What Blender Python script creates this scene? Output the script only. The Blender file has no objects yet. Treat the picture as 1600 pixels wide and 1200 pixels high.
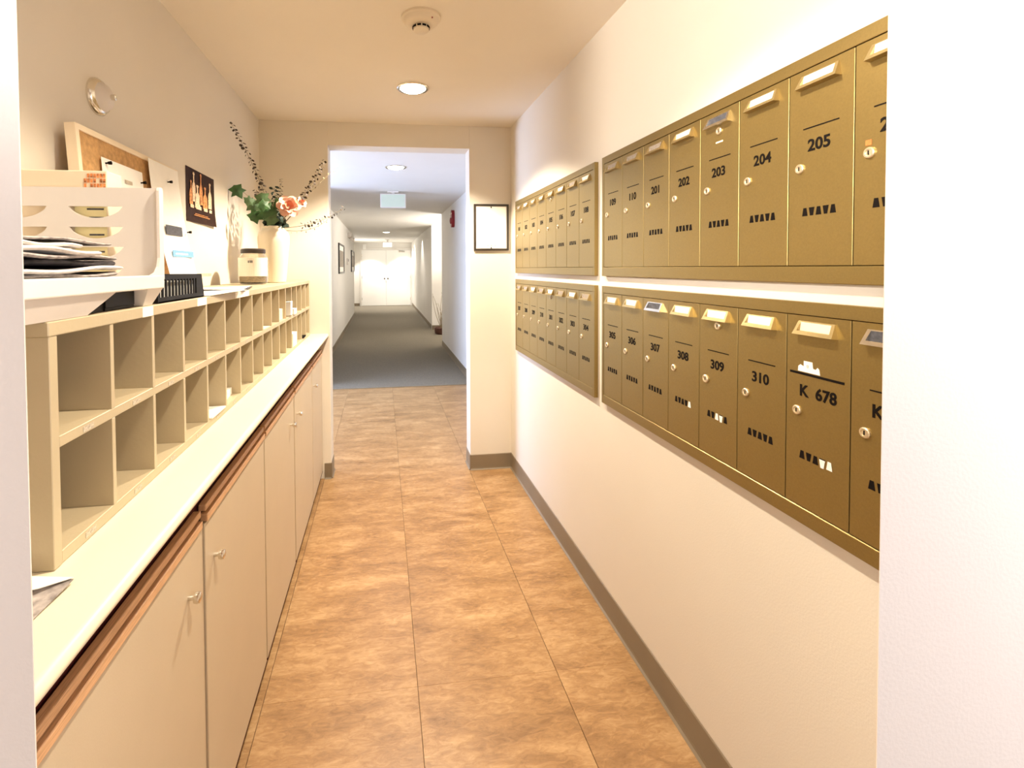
import bpy, bmesh, math, random
from mathutils import Matrix, Vector
random.seed(7)
S = bpy.context.scene
COL = S.collection
PI = math.pi

# ---------------------------------------------------------------- camera
yaw, pit, rol = .1269, -.0237, .006
F0, CX, CY = 742.4, 692.0, 436.4
right0 = Vector((math.cos(yaw), -math.sin(yaw), 0))
fwd0 = Vector((math.sin(yaw), math.cos(yaw), 0))
fwd = fwd0 * math.cos(pit) + Vector((0, 0, 1)) * math.sin(pit)
up0 = Vector((0, 0, 1)) * math.cos(pit) - fwd0 * math.sin(pit)
rgt = right0 * math.cos(rol) - up0 * math.sin(rol)
upv = right0 * math.sin(rol) + up0 * math.cos(rol)
cd = bpy.data.cameras.new('camera')
cam = bpy.data.objects.new('camera', cd); COL.objects.link(cam)
m = Matrix.Identity(4)
for i in range(3):
    m[i][0] = rgt[i]; m[i][1] = upv[i]; m[i][2] = -fwd[i]
m[0][3], m[1][3], m[2][3] = 0, 0, 1.43
cam.matrix_world = m
cd.sensor_width = 36; cd.lens = F0 / 1600 * 36
cd.shift_x = (800 - CX) / 1600; cd.shift_y = (CY - 600) / 1600
cd.clip_start = .02; cd.clip_end = 100
S.camera = cam

# ---------------------------------------------------------------- view, world, lights
S.view_settings.view_transform = 'Standard'
S.view_settings.look = 'None'
S.view_settings.gamma = 1
S.view_settings.use_curve_mapping = False
S.view_settings.exposure = 0.0
S.cycles.max_bounces = 12
S.cycles.diffuse_bounces = 8
S.cycles.use_denoising = True
w = bpy.data.worlds.new('world'); S.world = w; w.use_nodes = True
w.node_tree.nodes['Background'].inputs[0].default_value = (.75, .85, 1, 1)
w.node_tree.nodes['Background'].inputs[1].default_value = .2

def area(name, loc, direction, sx, sy, power, color):
    l = bpy.data.lights.new(name, 'AREA'); l.shape = 'RECTANGLE'; l.size = sx; l.size_y = sy
    l.energy = power; l.color = color
    o = bpy.data.objects.new(name, l); COL.objects.link(o); o.location = loc
    o.rotation_euler = Vector(direction).to_track_quat('-Z', 'Z').to_euler()
    return o
def spot(name, loc, power, color, angle=130, blend=.6, radius=.04, direction=(0, 0, -1)):
    l = bpy.data.lights.new(name, 'SPOT'); l.energy = power; l.color = color
    l.spot_size = math.radians(angle); l.spot_blend = blend; l.shadow_soft_size = radius
    o = bpy.data.objects.new(name, l); COL.objects.link(o); o.location = loc
    o.rotation_euler = Vector(direction).to_track_quat('-Z', 'Y').to_euler()
    return o
WARM = (1, .86, .68)
spot('downlight_lamp', (.175, 2.62, 2.385), 300, WARM, 128, .35)
spot('downlight_lamp', (.175, .93, 2.385), 105, (1, .86, .68), 124, .35)
spot('vestibule_spot', (-1.3, -1.0, 2.05), 560, (1, .94, .88), 42, .8, .12, (2.2, 2.25, .08))
area('jamb_fill', (1.5, .0, 1.45), (-.75, .45, 0), .45, 1.5, 28, (1, .97, .97))  # unseen fill light, added to brighten the right jamb
area('jamb_fill', (-1.4, .0, 1.4), (.75, .45, 0), .45, 1.5, 17, (1, .93, .88))  # matching unseen fill, added to lift the left jamb
area('lobby_daylight', (-2.8, 5.2, 1.2), (1, .06, .12), .5, 1.7, 215, (.50, .65, 1))
spot('lobby_lamp', (.14, 4.67, 2.385), 45, (1, .92, .8), 140, .6)
spot('hall_lamp', (.12, 13.0, 2.385), 45, (1, .9, .78), 150, .7)
area('alcove_lamp', (2.2, 9.5, 1.7), (-.55, 0, .8), .6, .6, 100, (1, .93, .84))
spot('hall_wall_washer', (.95, 13.4, 2.385), 70, (1, .93, .82), 90, .4)
spot('hall_wall_washer', (.95, 16.6, 2.385), 80, (1, .93, .82), 100, .4)
spot('door_washer', (-.45, 17.6, 2.385), 150, (1, .93, .84), 100, .3)
spot('door_washer', (.85, 17.7, 2.385), 130, (1, .93, .84), 100, .3)
area('hall_end_glow', (-.9, 16.6, 1.7), (1, 0, .3), .8, .8, 22, (1, .97, .9))

# ---------------------------------------------------------------- materials
def mat(name, color, rough=.6, metal=0., spec=.5, noise=None, bump=None, emit=None, trans=None, coat=None):
    """noise=(scale, amount, stretch) darkens/lightens the base colour; bump=(scale, strength)"""
    M = bpy.data.materials.new(name); M.use_nodes = True
    nt = M.node_tree; b = nt.nodes['Principled BSDF']
    b.inputs['Base Color'].default_value = (*color, 1)
    b.inputs['Roughness'].default_value = rough
    b.inputs['Metallic'].default_value = metal
    b.inputs['Specular IOR Level'].default_value = spec
    if coat: b.inputs['Coat Weight'].default_value = coat; b.inputs['Coat Roughness'].default_value = .15
    tc = nt.nodes.new('ShaderNodeTexCoord')
    if noise:
        sc, am, st = noise
        mp = nt.nodes.new('ShaderNodeMapping'); mp.inputs['Scale'].default_value = st
        n = nt.nodes.new('ShaderNodeTexNoise'); n.inputs['Scale'].default_value = sc
        n.inputs['Detail'].default_value = 6
        r = nt.nodes.new('ShaderNodeMapRange')
        r.inputs['From Min'].default_value = .3; r.inputs['From Max'].default_value = .7
        r.inputs['To Min'].default_value = 1 - am; r.inputs['To Max'].default_value = 1 + am
        mx = nt.nodes.new('ShaderNodeMix'); mx.data_type = 'RGBA'; mx.blend_type = 'MULTIPLY'
        mx.inputs[0].default_value = 1
        mx.inputs[6].default_value = (*color, 1)
        nt.links.new(tc.outputs['Object'], mp.inputs[0]); nt.links.new(mp.outputs[0], n.inputs['Vector'])
        nt.links.new(n.outputs['Fac'], r.inputs['Value']); nt.links.new(r.outputs[0], mx.inputs[7])
        nt.links.new(mx.outputs[2], b.inputs['Base Color'])
    if bump:
        n2 = nt.nodes.new('ShaderNodeTexNoise'); n2.inputs['Scale'].default_value = bump[0]
        n2.inputs['Detail'].default_value = 4
        bp = nt.nodes.new('ShaderNodeBump'); bp.inputs['Strength'].default_value = bump[1]
        bp.inputs['Distance'].default_value = .01
        nt.links.new(tc.outputs['Object'], n2.inputs['Vector'])
        nt.links.new(n2.outputs['Fac'], bp.inputs['Height']); nt.links.new(bp.outputs[0], b.inputs['Normal'])
    if emit:
        b.inputs['Emission Color'].default_value = (*emit[0], 1); b.inputs['Emission Strength'].default_value = emit[1]
    if trans:
        b.inputs['Transmission Weight'].default_value = trans; b.inputs['IOR'].default_value = 1.45
    return M

M_wall = mat('wall_paint', (.69, .64, .55), .6, noise=(3, .015, (1, 1, 1)), bump=(220, .05))
M_ceil = mat('ceiling_paint', (.74, .68, .58), .8, noise=(2, .02, (1, 1, 1)), bump=(160, .08))
M_hall = mat('hall_paint', (.74, .715, .67), .6, noise=(3, .015, (1, 1, 1)), bump=(220, .05))
M_jamb = mat('jamb_paint', (.74, .70, .68), .6, bump=(260, .06))
M_base = mat('vinyl_base', (.20, .155, .10), .45, noise=(6, .06, (1, 1, 1)))
M_carpet = mat('carpet', (.22, .195, .155), .95, spec=.1, noise=(160, .25, (1, 1, 1)), bump=(400, .5))
M_slab = mat('grout', (.17, .10, .05), .8, noise=(20, .1, (1, 1, 1)))
M_gold = mat('bronze_paint', (.29, .205, .07), .38, .75, noise=(260, .05, (1, 1, 1)), bump=(500, .04))
M_goldfr = mat('bronze_frame', (.28, .20, .07), .38, .75, noise=(260, .05, (1, 1, 1)), bump=(500, .04))
M_brass = mat('brass_rim', (.44, .34, .16), .30, .8, noise=(60, .08, (1, 1, 1)))
M_chrome = mat('chrome', (.78, .74, .66), .2, 1, noise=(80, .05, (1, 1, 1)))
M_lock = mat('lock_metal', (.72, .62, .44), .38, .8, noise=(300, .1, (1, 1, 1)))
M_black = mat('black_print', (.006, .004, .003), .7, spec=.1, noise=(50, .1, (1, 1, 1)))
M_bplast = mat('black_plastic', (.006, .005, .005), .5, spec=.25, noise=(50, .1, (1, 1, 1)))
M_white = mat('white_card', (.85, .83, .78), .6, noise=(80, .04, (1, 1, 1)))
M_grey = mat('grey_card', (.30, .25, .20), .6, noise=(220, .5, (1, 3, 1)))
M_paper = mat('paper', (.88, .86, .80), .7, noise=(30, .02, (1, 1, 1)))
M_yellow = mat('yellow_paper', (.85, .76, .42), .7, noise=(30, .04, (1, 1, 1)))
M_cream = mat('cream_laminate', (.74, .67, .50), .38, noise=(5, .02, (1, 1, 1)), bump=(300, .02))
M_cubby = mat('cubby_paint', (.48, .40, .26), .45, noise=(6, .03, (1, 1, 1)), bump=(120, .04))
M_door = mat('cabinet_melamine', (.52, .43, .305), .42, noise=(7, .02, (1, 1, 1)), bump=(300, .03))
M_maroon = mat('maroon_trim_and_shadow', (.055, .008, .007), .6, spec=.2, noise=(20, .2, (1, 1, 1)))  # also colours the painted shadow strip under the cabinet doors
M_wood = mat('oak_rail', (.58, .34, .18), .38, noise=(25, .22, (30, 1.2, 30)))
M_whitepl = mat('white_plastic', (.76, .72, .68), .35, noise=(20, .015, (1, 1, 1)))
M_greypl = mat('greyish_plastic', (.62, .57, .52), .45, noise=(20, .03, (1, 1, 1)))
M_cork = mat('cork', (.50, .29, .115), .9, noise=(70, .22, (1, 1, 1)), bump=(150, .4))
M_creamb = mat('cream_card', (.82, .70, .52), .65, noise=(10, .04, (1, 1, 1)))
M_orange = mat('orange_print', (.62, .22, .07), .7, noise=(120, .9, (1, 1, 1)))
M_blue = mat('blue_print', (.16, .36, .58), .6, noise=(60, .1, (1, 1, 1)))
M_char = mat('charcoal_print', (.06, .06, .07), .6, noise=(120, .4, (1, 1, 1)))
M_poster = mat('dark_poster', (.028, .010, .006), .6, spec=.15, noise=(40, .3, (1, 1, 1)))
M_flame = mat('amber_print', (.62, .26, .08), .5, noise=(90, .6, (1, 1, 1)))
M_light = mat('pale_print', (.80, .60, .40), .5, noise=(120, .4, (1, 1, 1)))
M_vase = mat('glazed_ceramic', (.84, .76, .60), .28, noise=(6, .02, (1, 1, 1)))
M_leaf = mat('ivy_leaf', (.035, .10, .025), .5, noise=(30, .35, (1, 1, 1)))
M_leaf2 = mat('ivy_leaf_pale', (.075, .14, .055), .5, noise=(30, .35, (1, 1, 1)))
M_dark = mat('dark_sprig', (.045, .028, .016), .7, noise=(60, .4, (1, 1, 1)))
M_dkgreen = mat('dark_foliage', (.012, .03, .018), .7, noise=(60, .4, (1, 1, 1)))
M_rose = mat('rose_petal', (.80, .50, .38), .6, noise=(20, .12, (1, 1, 1)))
M_rose2 = mat('rose_heart', (.60, .20, .11), .6, noise=(40, .2, (1, 1, 1)))
M_stem = mat('stem', (.22, .17, .09), .7, noise=(60, .2, (1, 1, 1)))
M_red = mat('red_alarm', (.25, .008, .010), .35, noise=(20, .05, (1, 1, 1)))
M_bulb = mat('bulb', (1, .95, .85), .4, emit=((1, .9, .68), 14), noise=(5, .01, (1, 1, 1)))
M_bulb2 = mat('bulb_cool', (1, .97, .9), .4, emit=((1, .96, .9), 6), noise=(5, .01, (1, 1, 1)))
M_exit = mat('sign_pale_green', (.55, .62, .52), .5, emit=((.75, .9, .72), .10), noise=(8, .03, (1, 1, 1)))
M_exit2 = mat('sign_white', (.9, .9, .85), .5, emit=((1, 1, .95), .8), noise=(8, .03, (1, 1, 1)))
M_smoke = mat('detector_plastic', (.70, .62, .49), .5, noise=(10, .02, (1, 1, 1)))
M_frame = mat('black_frame', (.03, .022, .015), .35, noise=(40, .1, (1, 1, 1)))
M_glass = mat('jar_glass', (.9, .86, .76), .06, trans=.9, noise=(6, .01, (1, 1, 1)))
M_lid = mat('jar_lid', (.03, .018, .012), .4, noise=(30, .2, (1, 1, 1)))
M_granule = mat('jar_contents', (.55, .42, .24), .8, noise=(160, .35, (1, 1, 1)), bump=(200, .6))
M_hdoor = mat('white_door_paint', (.86, .85, .82), .5, noise=(4, .01, (1, 1, 1)))
M_pot = mat('brown_pot', (.10, .035, .02), .5, noise=(20, .3, (1, 1, 1)))
M_news = [mat('news_dark', (.035, .03, .034), .6, noise=(45, .9, (1, 1, 1))),
          mat('news_grey', (.40, .36, .34), .7, noise=(60, .5, (1, 1, 1))),
          mat('news_white', (.74, .70, .66), .7, noise=(60, .15, (1, 1, 1)))]
M_tag = mat('smudged_print', (.48, .42, .33), .7, noise=(300, .4, (1, 1, 1)))
M_orsticker = mat('orange_sticker', (.55, .14, .03), .6, noise=(120, .3, (1, 1, 1)))

def tile_mat():
    M = bpy.data.materials.new('stone_look_tile'); M.use_nodes = True
    nt = M.node_tree; b = nt.nodes['Principled BSDF']; L = nt.links.new
    g = nt.nodes.new('ShaderNodeNewGeometry'); oi = nt.nodes.new('ShaderNodeObjectInfo')
    mp = nt.nodes.new('ShaderNodeMapping'); mp.inputs['Scale'].default_value = (1.1, 3.0, 1)
    add = nt.nodes.new('ShaderNodeVectorMath'); add.operation = 'MULTIPLY_ADD'
    comb = nt.nodes.new('ShaderNodeCombineXYZ')
    mul = nt.nodes.new('ShaderNodeMath'); mul.operation = 'MULTIPLY'; mul.inputs[1].default_value = 13
    sx_ = nt.nodes.new('ShaderNodeSeparateXYZ'); L(oi.outputs['Location'], sx_.inputs[0]); L(sx_.outputs[0], mul.inputs[0]); L(mul.outputs[0], comb.inputs[2])
    add.inputs[1].default_value = (1, 1, 1)
    L(g.outputs['Position'], add.inputs[0]); L(comb.outputs[0], add.inputs[2])
    L(add.outputs[0], mp.inputs[0])
    n1 = nt.nodes.new('ShaderNodeTexNoise'); n1.inputs['Scale'].default_value = 3.4; n1.inputs['Detail'].default_value = 9
    n1.inputs['Roughness'].default_value = .62; n1.inputs['Distortion'].default_value = .5
    L(mp.outputs[0], n1.inputs['Vector'])
    n2 = nt.nodes.new('ShaderNodeTexNoise'); n2.inputs['Scale'].default_value = 17; n2.inputs['Detail'].default_value = 8
    n2.inputs['Roughness'].default_value = .7; n2.inputs['Distortion'].default_value = 1.2
    L(mp.outputs[0], n2.inputs['Vector'])
    mixf = nt.nodes.new('ShaderNodeMix'); mixf.inputs[0].default_value = .45
    L(n1.outputs['Fac'], mixf.inputs[2]); L(n2.outputs['Fac'], mixf.inputs[3])
    cr = nt.nodes.new('ShaderNodeValToRGB'); e = cr.color_ramp.elements
    e[0].position = .34; e[0].color = (.18, .092, .034, 1)
    e[1].position = .66; e[1].color = (.50, .32, .155, 1)
    k = cr.color_ramp.elements.new(.5); k.color = (.33, .185, .076, 1)
    L(mixf.outputs[0], cr.inputs[0])
    hs = nt.nodes.new('ShaderNodeHueSaturation')
    vr = nt.nodes.new('ShaderNodeMapRange'); vr.inputs['To Min'].default_value = .97; vr.inputs['To Max'].default_value = 1.03
    L(oi.outputs['Random'], vr.inputs[0]); L(vr.outputs[0], hs.inputs['Value']); L(cr.outputs[0], hs.inputs['Color'])
    L(hs.outputs[0], b.inputs['Base Color'])
    bp = nt.nodes.new('ShaderNodeBump'); bp.inputs['Strength'].default_value = .35; bp.inputs['Distance'].default_value = .004
    L(mixf.outputs[0], bp.inputs['Height']); L(bp.outputs[0], b.inputs['Normal'])
    b.inputs['Roughness'].default_value = .36
    b.inputs['Specular IOR Level'].default_value = .45
    return M
M_tile = tile_mat()

# ---------------------------------------------------------------- mesh helpers
class MB:
    def __init__(s): s.bm = bmesh.new(); s.smooth = False
    def poly(s, pts):
        return s.bm.faces.new([s.bm.verts.new(p) for p in pts])
    def box(s, x0, x1, y0, y1, z0, z1, bevel=0, seg=2):
        r = bmesh.ops.create_cube(s.bm, size=1)
        vs = r['verts']
        for v in vs:
            v.co = Vector(((x0 + x1) / 2 + v.co.x * (x1 - x0), (y0 + y1) / 2 + v.co.y * (y1 - y0), (z0 + z1) / 2 + v.co.z * (z1 - z0)))
        if bevel:
            es = list({e for v in vs for e in v.link_edges})
            bmesh.ops.bevel(s.bm, geom=es, offset=bevel, segments=seg, affect='EDGES', profile=.5)
        return s
    def hexa(s, p):
        """8 points: bottom ring 4, top ring 4"""
        v = [s.bm.verts.new(q) for q in p]
        for f in ((3, 2, 1, 0), (4, 5, 6, 7), (0, 1, 5, 4), (1, 2, 6, 5), (2, 3, 7, 6), (3, 0, 4, 7)):
            s.bm.faces.new([v[i] for i in f])
        return s
    def extrude_poly(s, pts, vec):
        a = [s.bm.verts.new(p) for p in pts]; b = [s.bm.verts.new(Vector(p) + Vector(vec)) for p in pts]
        n = len(pts)
        s.bm.faces.new(a[::-1]); s.bm.faces.new(b)
        for i in range(n): s.bm.faces.new([a[i], a[(i + 1) % n], b[(i + 1) % n], b[i]])
        return s
    def lathe(s, prof, c, axis='Z', n=32, sgn=1):
        """prof: list (r, h); revolved round an axis through c"""
        rings = []
        for r, h in prof:
            ring = []
            for k in range(n if r > 1e-6 else 1):
                a = 2 * PI * k / n; u, v = r * math.cos(a), r * math.sin(a)
                if axis == 'Z': p = (c[0] + u, c[1] + v, c[2] + h * sgn)
                elif axis == 'X': p = (c[0] + h * sgn, c[1] + u, c[2] + v)
                else: p = (c[0] + u, c[1] + h * sgn, c[2] + v)
                ring.append(s.bm.verts.new(p))
            rings.append(ring)
        for a, b in zip(rings, rings[1:]):
            for k in range(n):
                k2 = (k + 1) % n
                if len(a) == 1 and len(b) == 1: continue
                if len(a) == 1: f = [a[0], b[k], b[k2]]
                elif len(b) == 1: f = [a[k], b[0], a[k2]]
                else: f = [a[k], b[k], b[k2], a[k2]]
                s.bm.faces.new(f)
        s.smooth = True
        return s
    def tube(s, pts, r, n=6, r2=None):
        rings = []
        pts = [Vector(p) for p in pts]
        for i, p in enumerate(pts):
            d = (pts[min(i + 1, len(pts) - 1)] - pts[max(i - 1, 0)]).normalized()
            u = d.cross(Vector((.13, .97, .2))).normalized(); v = d.cross(u)
            rr = r if r2 is None else r + (r2 - r) * i / (len(pts) - 1)
            rings.append([s.bm.verts.new(p + u * rr * math.cos(2 * PI * k / n) + v * rr * math.sin(2 * PI * k / n)) for k in range(n)])
        for a, b in zip(rings, rings[1:]):
            for k in range(n): s.bm.faces.new([a[k], a[(k + 1) % n], b[(k + 1) % n], b[k]])
        s.bm.faces.new(rings[0][::-1]); s.bm.faces.new(rings[-1])
        return s
def wpos(o):
    p = Vector((0, 0, 0))
    while o is not None: p += o.location; o = o.parent
    return p
def build(mb, name, material, parent=None, origin=None, normals=True):
    bm = mb.bm
    if normals: bmesh.ops.recalc_face_normals(bm, faces=bm.faces)
    if mb.smooth:
        for f in bm.faces: f.smooth = True
        for e in bm.edges:
            if len(e.link_faces) == 2 and e.calc_face_angle(0) > math.radians(38): e.smooth = False
    co = [v.co for v in bm.verts]
    lo = Vector([min(c[i] for c in co) for i in range(3)]); hi = Vector([max(c[i] for c in co) for i in range(3)])
    org = Vector(origin) if origin is not None else Vector(((lo.x + hi.x) / 2, (lo.y + hi.y) / 2, lo.z))
    bmesh.ops.translate(bm, verts=bm.verts, vec=-org)
    me = bpy.data.meshes.new(name); bm.to_mesh(me); bm.free()
    for mm in (material if isinstance(material, list) else [material]): me.materials.append(mm)
    o = bpy.data.objects.new(name, me); COL.objects.link(o)
    if parent is not None:
        o.parent = parent; o.location = org - wpos(parent)
    else: o.location = org
    return o
def tag(o, label, cat, group=None):
    o['label'] = label; o['category'] = cat
    if group: o['group'] = group
    return o
def root(name, loc, label, cat, group=None):
    o = bpy.data.objects.new(name, None); COL.objects.link(o); o.location = loc
    o.empty_display_size = .05
    return tag(o, label, cat, group)
def struct(mb, name, material, parent=None):
    o = build(mb, name, material, parent)
    o['kind'] = 'structure'
    return o
def B(*a, **k): return MB().box(*a, **k)
def text_mb(txt, size, org, ux, uy, thick=.0004, bold=.0, align='LEFT', squeeze=1.0):
    """lettering as thin raised mesh; ux, uy are the writing and up directions in world space"""
    cu = bpy.data.curves.new('lettering', 'FONT'); cu.body = txt; cu.size = size; cu.align_x = align
    cu.extrude = thick; cu.offset = bold; cu.resolution_u = 3
    ob = bpy.data.objects.new('lettering', cu); COL.objects.link(ob)
    bpy.context.view_layer.update()
    dg = bpy.context.evaluated_depsgraph_get()
    me = bpy.data.meshes.new_from_object(ob.evaluated_get(dg))
    bpy.data.objects.remove(ob); 
    ux, uy = Vector(ux), Vector(uy); uz = ux.cross(uy)
    mb = MB(); mb.bm.from_mesh(me)
    for v in mb.bm.verts: v.co = Vector(org) + ux * v.co.x * squeeze + uy * v.co.y + uz * v.co.z
    bpy.data.meshes.remove(me)
    return mb

# ================================================================ SETTING
CEIL = 2.415
# floor: slab under everything, tiles near, carpet in the hallway
floor = struct(B(-3.0, 3.0, -2.3, 18.6, -.10, -.006), 'floor', M_slab)
xs = [-1.40, -.905, -.402, .108, .600, 1.08]
ys = [-.86 + .49 * i for i in range(14)]     # seams, last row stops at the carpet
tile_mesh = {}
def tile(x0, x1, y0, y1):
    g, gy = .0009, .00025
    key = (round(x1 - x0, 4), round(y1 - y0, 4))
    if key in tile_mesh:
        o = bpy.data.objects.new('floor_tile', tile_mesh[key]); COL.objects.link(o); o.parent = floor
        o.location = Vector((x0 + key[0] / 2, y0 + key[1] / 2, -.006)) - floor.location
        return
    o = build(B(x0 + g, x1 - g, y0 + gy, y1 - gy, -.006, 0, bevel=.0004, seg=1), 'floor_tile', M_tile, floor)
    tile_mesh[key] = o.data
ys2 = [y for y in ys if y < 5.69] + [5.71]
for x0, x1 in zip(xs, xs[1:]):
    for y0, y1 in zip(ys2, ys2[1:]):
        tile(x0, x1, y0, y1)
carpet = struct(B(-3.0, 3.0, 5.712, 18.6, -.0055, .004), 'floor_carpet', M_carpet)
struct(B(-.84, 1.08, 5.700, 5.716, -.001, .0065, bevel=.002), 'trim_1', M_base)
struct(B(-3.0, 3.0, -2.3, 3.30, CEIL, CEIL + .1), 'ceiling', M_ceil)
struct(B(-3.0, 3.0, 3.30, 18.6, CEIL, CEIL + .1), 'ceiling_hallway', M_hall)
# mail room
struct(B(-.95, -.80, .50, 3.28, 0, CEIL), 'wall_left', M_wall)
struct(B(.905, 1.04, .50, 3.28, 0, CEIL), 'wall_right', M_wall)
wf = MB()
wf.box(-3.0, -.355, 3.28, 3.43, 0, CEIL, bevel=.003); wf.box(.608, 1.08, 3.28, 3.43, 0, CEIL, bevel=.003); wf.box(-.355, .608, 3.28, 3.43, 2.259, CEIL)
struct(wf, 'wall_far', M_wall)
# opening the photograph is taken through
struct(MB().extrude_poly([(-3.0, .40, 0), (-.272, .40, 0), (-.339, .50, 0), (-3.0, .50, 0)], (0, 0, CEIL)), 'wall_near_left', M_jamb)
struct(MB().extrude_poly([(.480, .40, 0), (3.0, .40, 0), (3.0, .50, 0), (.599, .50, 0)], (0, 0, CEIL)), 'wall_near_right', M_jamb)
# vestibule behind the camera
struct(B(-1.7, -1.6, -2.2, .40, 0, CEIL), 'wall_vestibule_left', M_jamb)
struct(B(1.6, 1.7, -2.2, .40, 0, CEIL), 'wall_vestibule_right', M_jamb)
struct(B(-1.7, 1.7, -2.3, -2.2, 0, CEIL), 'wall_vestibule_back', M_jamb)
# lobby and hallway
struct(B(1.08, 1.20, 3.28, 8.62, 0, CEIL, bevel=.003), 'wall_hallway_right', M_hall)
struct(B(-3.0, -.84, 5.86, 5.98, 0, CEIL), 'wall_lobby_far', M_hall)
struct(B(-.96, -.84, 5.98, 14.5, 0, CEIL), 'wall_hallway_left', M_hall)
struct(B(-3.1, -3.0, 3.28, 5.98, 0, CEIL), 'wall_lobby_left', M_hall)
struct(B(-1.2, -1.08, 14.5, 18.3, 0, CEIL), 'wall_recess_left', M_hall)
struct(B(1.13, 3.0, 10.9, 11.02, 0, CEIL, bevel=.003), 'wall_alcove', M_hall)
struct(B(1.13, 1.25, 11.02, 18.3, 0, CEIL), 'wall_hallway_right_far', M_hall)
struct(B(2.9, 3.0, 8.62, 10.9, 0, CEIL), 'wall_alcove_right', M_hall)
struct(B(1.20, 3.0, 8.5, 8.62, 0, CEIL), 'wall_alcove_near', M_hall)
we = MB(); we.box(-1.2, -.83, 18.3, 18.42, 0, CEIL); we.box(1.13, 1.25, 18.3, 18.42, 0, CEIL); we.box(-.83, 1.13, 18.3, 18.42, 2.20, CEIL)
struct(we, 'wall_hallway_end', M_hall)
# baseboards: vinyl cove with a small foot
def cove(name, segs):
    mb = MB()
    for (x0, y0, x1, y1, nx, ny) in segs:           # along a wall line, n points into the room
        t, f, h = .004, .012, .108
        a = Vector((x0, y0, 0)); b = Vector((x1, y1, 0)); n = Vector((nx, ny, 0))
        prof = [(0, .001), (f, .001), (f * .45, .008), (t, .018), (t, h - .003), (t * .4, h), (0, h)]
        mb.extrude_poly([a + n * p + Vector((0, 0, z)) for p, z in prof], b - a)
    return struct(mb, name, M_base)
cove('baseboard_right', [(.905, .50, .905, 3.28, -1, 0)])
cove('baseboard_far', [(.608, 3.28, .905, 3.28, 0, -1), (.608, 3.28, .608, 3.43, -1, 0), (-.40, 3.28, -.355, 3.28, 0, -1), (-.355, 3.28, -.355, 3.43, 1, 0)])
cove('baseboard_hallway_right', [(1.08, 3.43, 1.08, 8.62, -1, 0), (1.13, 11.0, 1.13, 18.3, -1, 0), (1.13, 10.9, 2.9, 10.9, 0, -1)])
cove('baseboard_hallway_left', [(-.84, 5.98, -.84, 14.5, 1, 0), (-1.08, 14.5, -1.08, 18.3, 1, 0), (-1.08, 18.3, -.86, 18.3, 0, -1)])

# double door at the end of the hallway
dr = root('door_1', (.15, 18.3, 0), 'white double doors at the far end of the hallway', 'door')
del dr['label'], dr['category']; dr['kind'] = 'structure'
fr = MB(); fr.box(-.83, -.775, 18.26, 18.40, 0, 2.20, bevel=.004); fr.box(1.075, 1.13, 18.26, 18.40, 0, 2.20, bevel=.004); fr.box(-.775, 1.075, 18.26, 18.40, 2.14, 2.20, bevel=.004)
build(fr, 'door_frame', M_hall, dr)
for a, b, hx, kx in ((-.772, .148, -.772, .085), (.152, 1.072, 1.072, .215)):
    lf = build(B(a, b, 18.30, 18.345, .012, 2.135, bevel=.003), 'door_leaf', M_hdoor, dr)
    k = MB().lathe([(0, .07), (.022, .066), (.027, .05), (.018, .03), (.014, .012), (.03, .006), (.03, 0)], (kx, 18.30, 1.04), 'Y', 16, -1)
    build(k, 'door_knob', M_frame, lf)
    for z in (.22, 1.05, 1.88):
        build(B(hx - .012, hx + .012, 18.285, 18.302, z, z + .1, bevel=.002), 'hinge', M_chrome, lf)
cl = MB(); cl.box(.62, .86, 18.24, 18.30, 2.045, 2.10, bevel=.006); cl.tube([(.66, 18.25, 2.11), (.52, 18.16, 2.15), (.40, 18.24, 2.17)], .008)
build(cl, 'door_closer', M_chrome, dr)
build(B(-.72, -.60, 18.22, 18.27, 2.16, 2.35, bevel=.006), 'door_chime', M_hdoor, dr)

# ================================================================ CEILING FIXTURES
def downlight(x, y, r, bulb, label, group):
    t = root('downlight', (x, y, CEIL), label, 'ceiling light', group)
    build(MB().lathe([(r, 0), (r, -.004), (r * .93, -.008), (r * .82, -.006), (r * .78, -.001)], (x, y, CEIL), n=48), 'trim_ring', M_chrome, t)
    build(MB().lathe([(r * .78, -.001), (r * .70, -.012), (r * .45, -.020), (0, -.023)], (x, y, CEIL), n=40), 'bulb', bulb, t)
    return t
downlight(.175, 2.62, .088, M_bulb, 'round glowing downlight in the ceiling of the mail room, nearest light', 'recessed ceiling lights')
downlight(.14, 4.67, .105, M_bulb2, 'round ceiling light beyond the doorway in front of the nearer exit sign', 'recessed ceiling lights')
downlight(.12, 13.0, .11, M_bulb2, 'small ceiling light far down the hallway before the end doors', 'recessed ceiling lights')

sm = root('smoke_detector', (.16, 1.885, CEIL), 'round cream smoke detector on the ceiling in front of the glowing downlight', 'smoke detector')
c = (.16, 1.885, CEIL)
build(MB().lathe([(.077, 0), (.077, -.008), (.070, -.012), (.066, -.022), (.058, -.030), (.038, -.034), (0, -.034)], c, n=48), 'base', M_smoke, sm)
build(MB().lathe([(.030, -.034), (.032, -.040), (.031, -.052), (.024, -.057), (0, -.058)], c, n=32), 'sensor_cap', M_smoke, sm)
for k in range(10):
    a = 2 * PI * k / 10
    p = Vector((c[0] + .0325 * math.cos(a), c[1] + .0325 * math.sin(a), CEIL - .0425))
    ux = Vector((-math.sin(a), math.cos(a), 0)) * .0075; un = Vector((math.cos(a), math.sin(a), 0)) * .0015; uz = Vector((0, 0, .0032))
    q = [p - ux - un - uz, p + ux - un - uz, p + ux + un - uz, p - ux + un - uz]
    build(MB().hexa(q + [v + uz * 2 for v in q]), 'vent_slot', M_black, sm)
build(B(c[0] + .036, c[0] + .041, c[1] - .058, c[1] - .054, CEIL - .029, CEIL - .025), 'indicator', M_red, sm)

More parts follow.
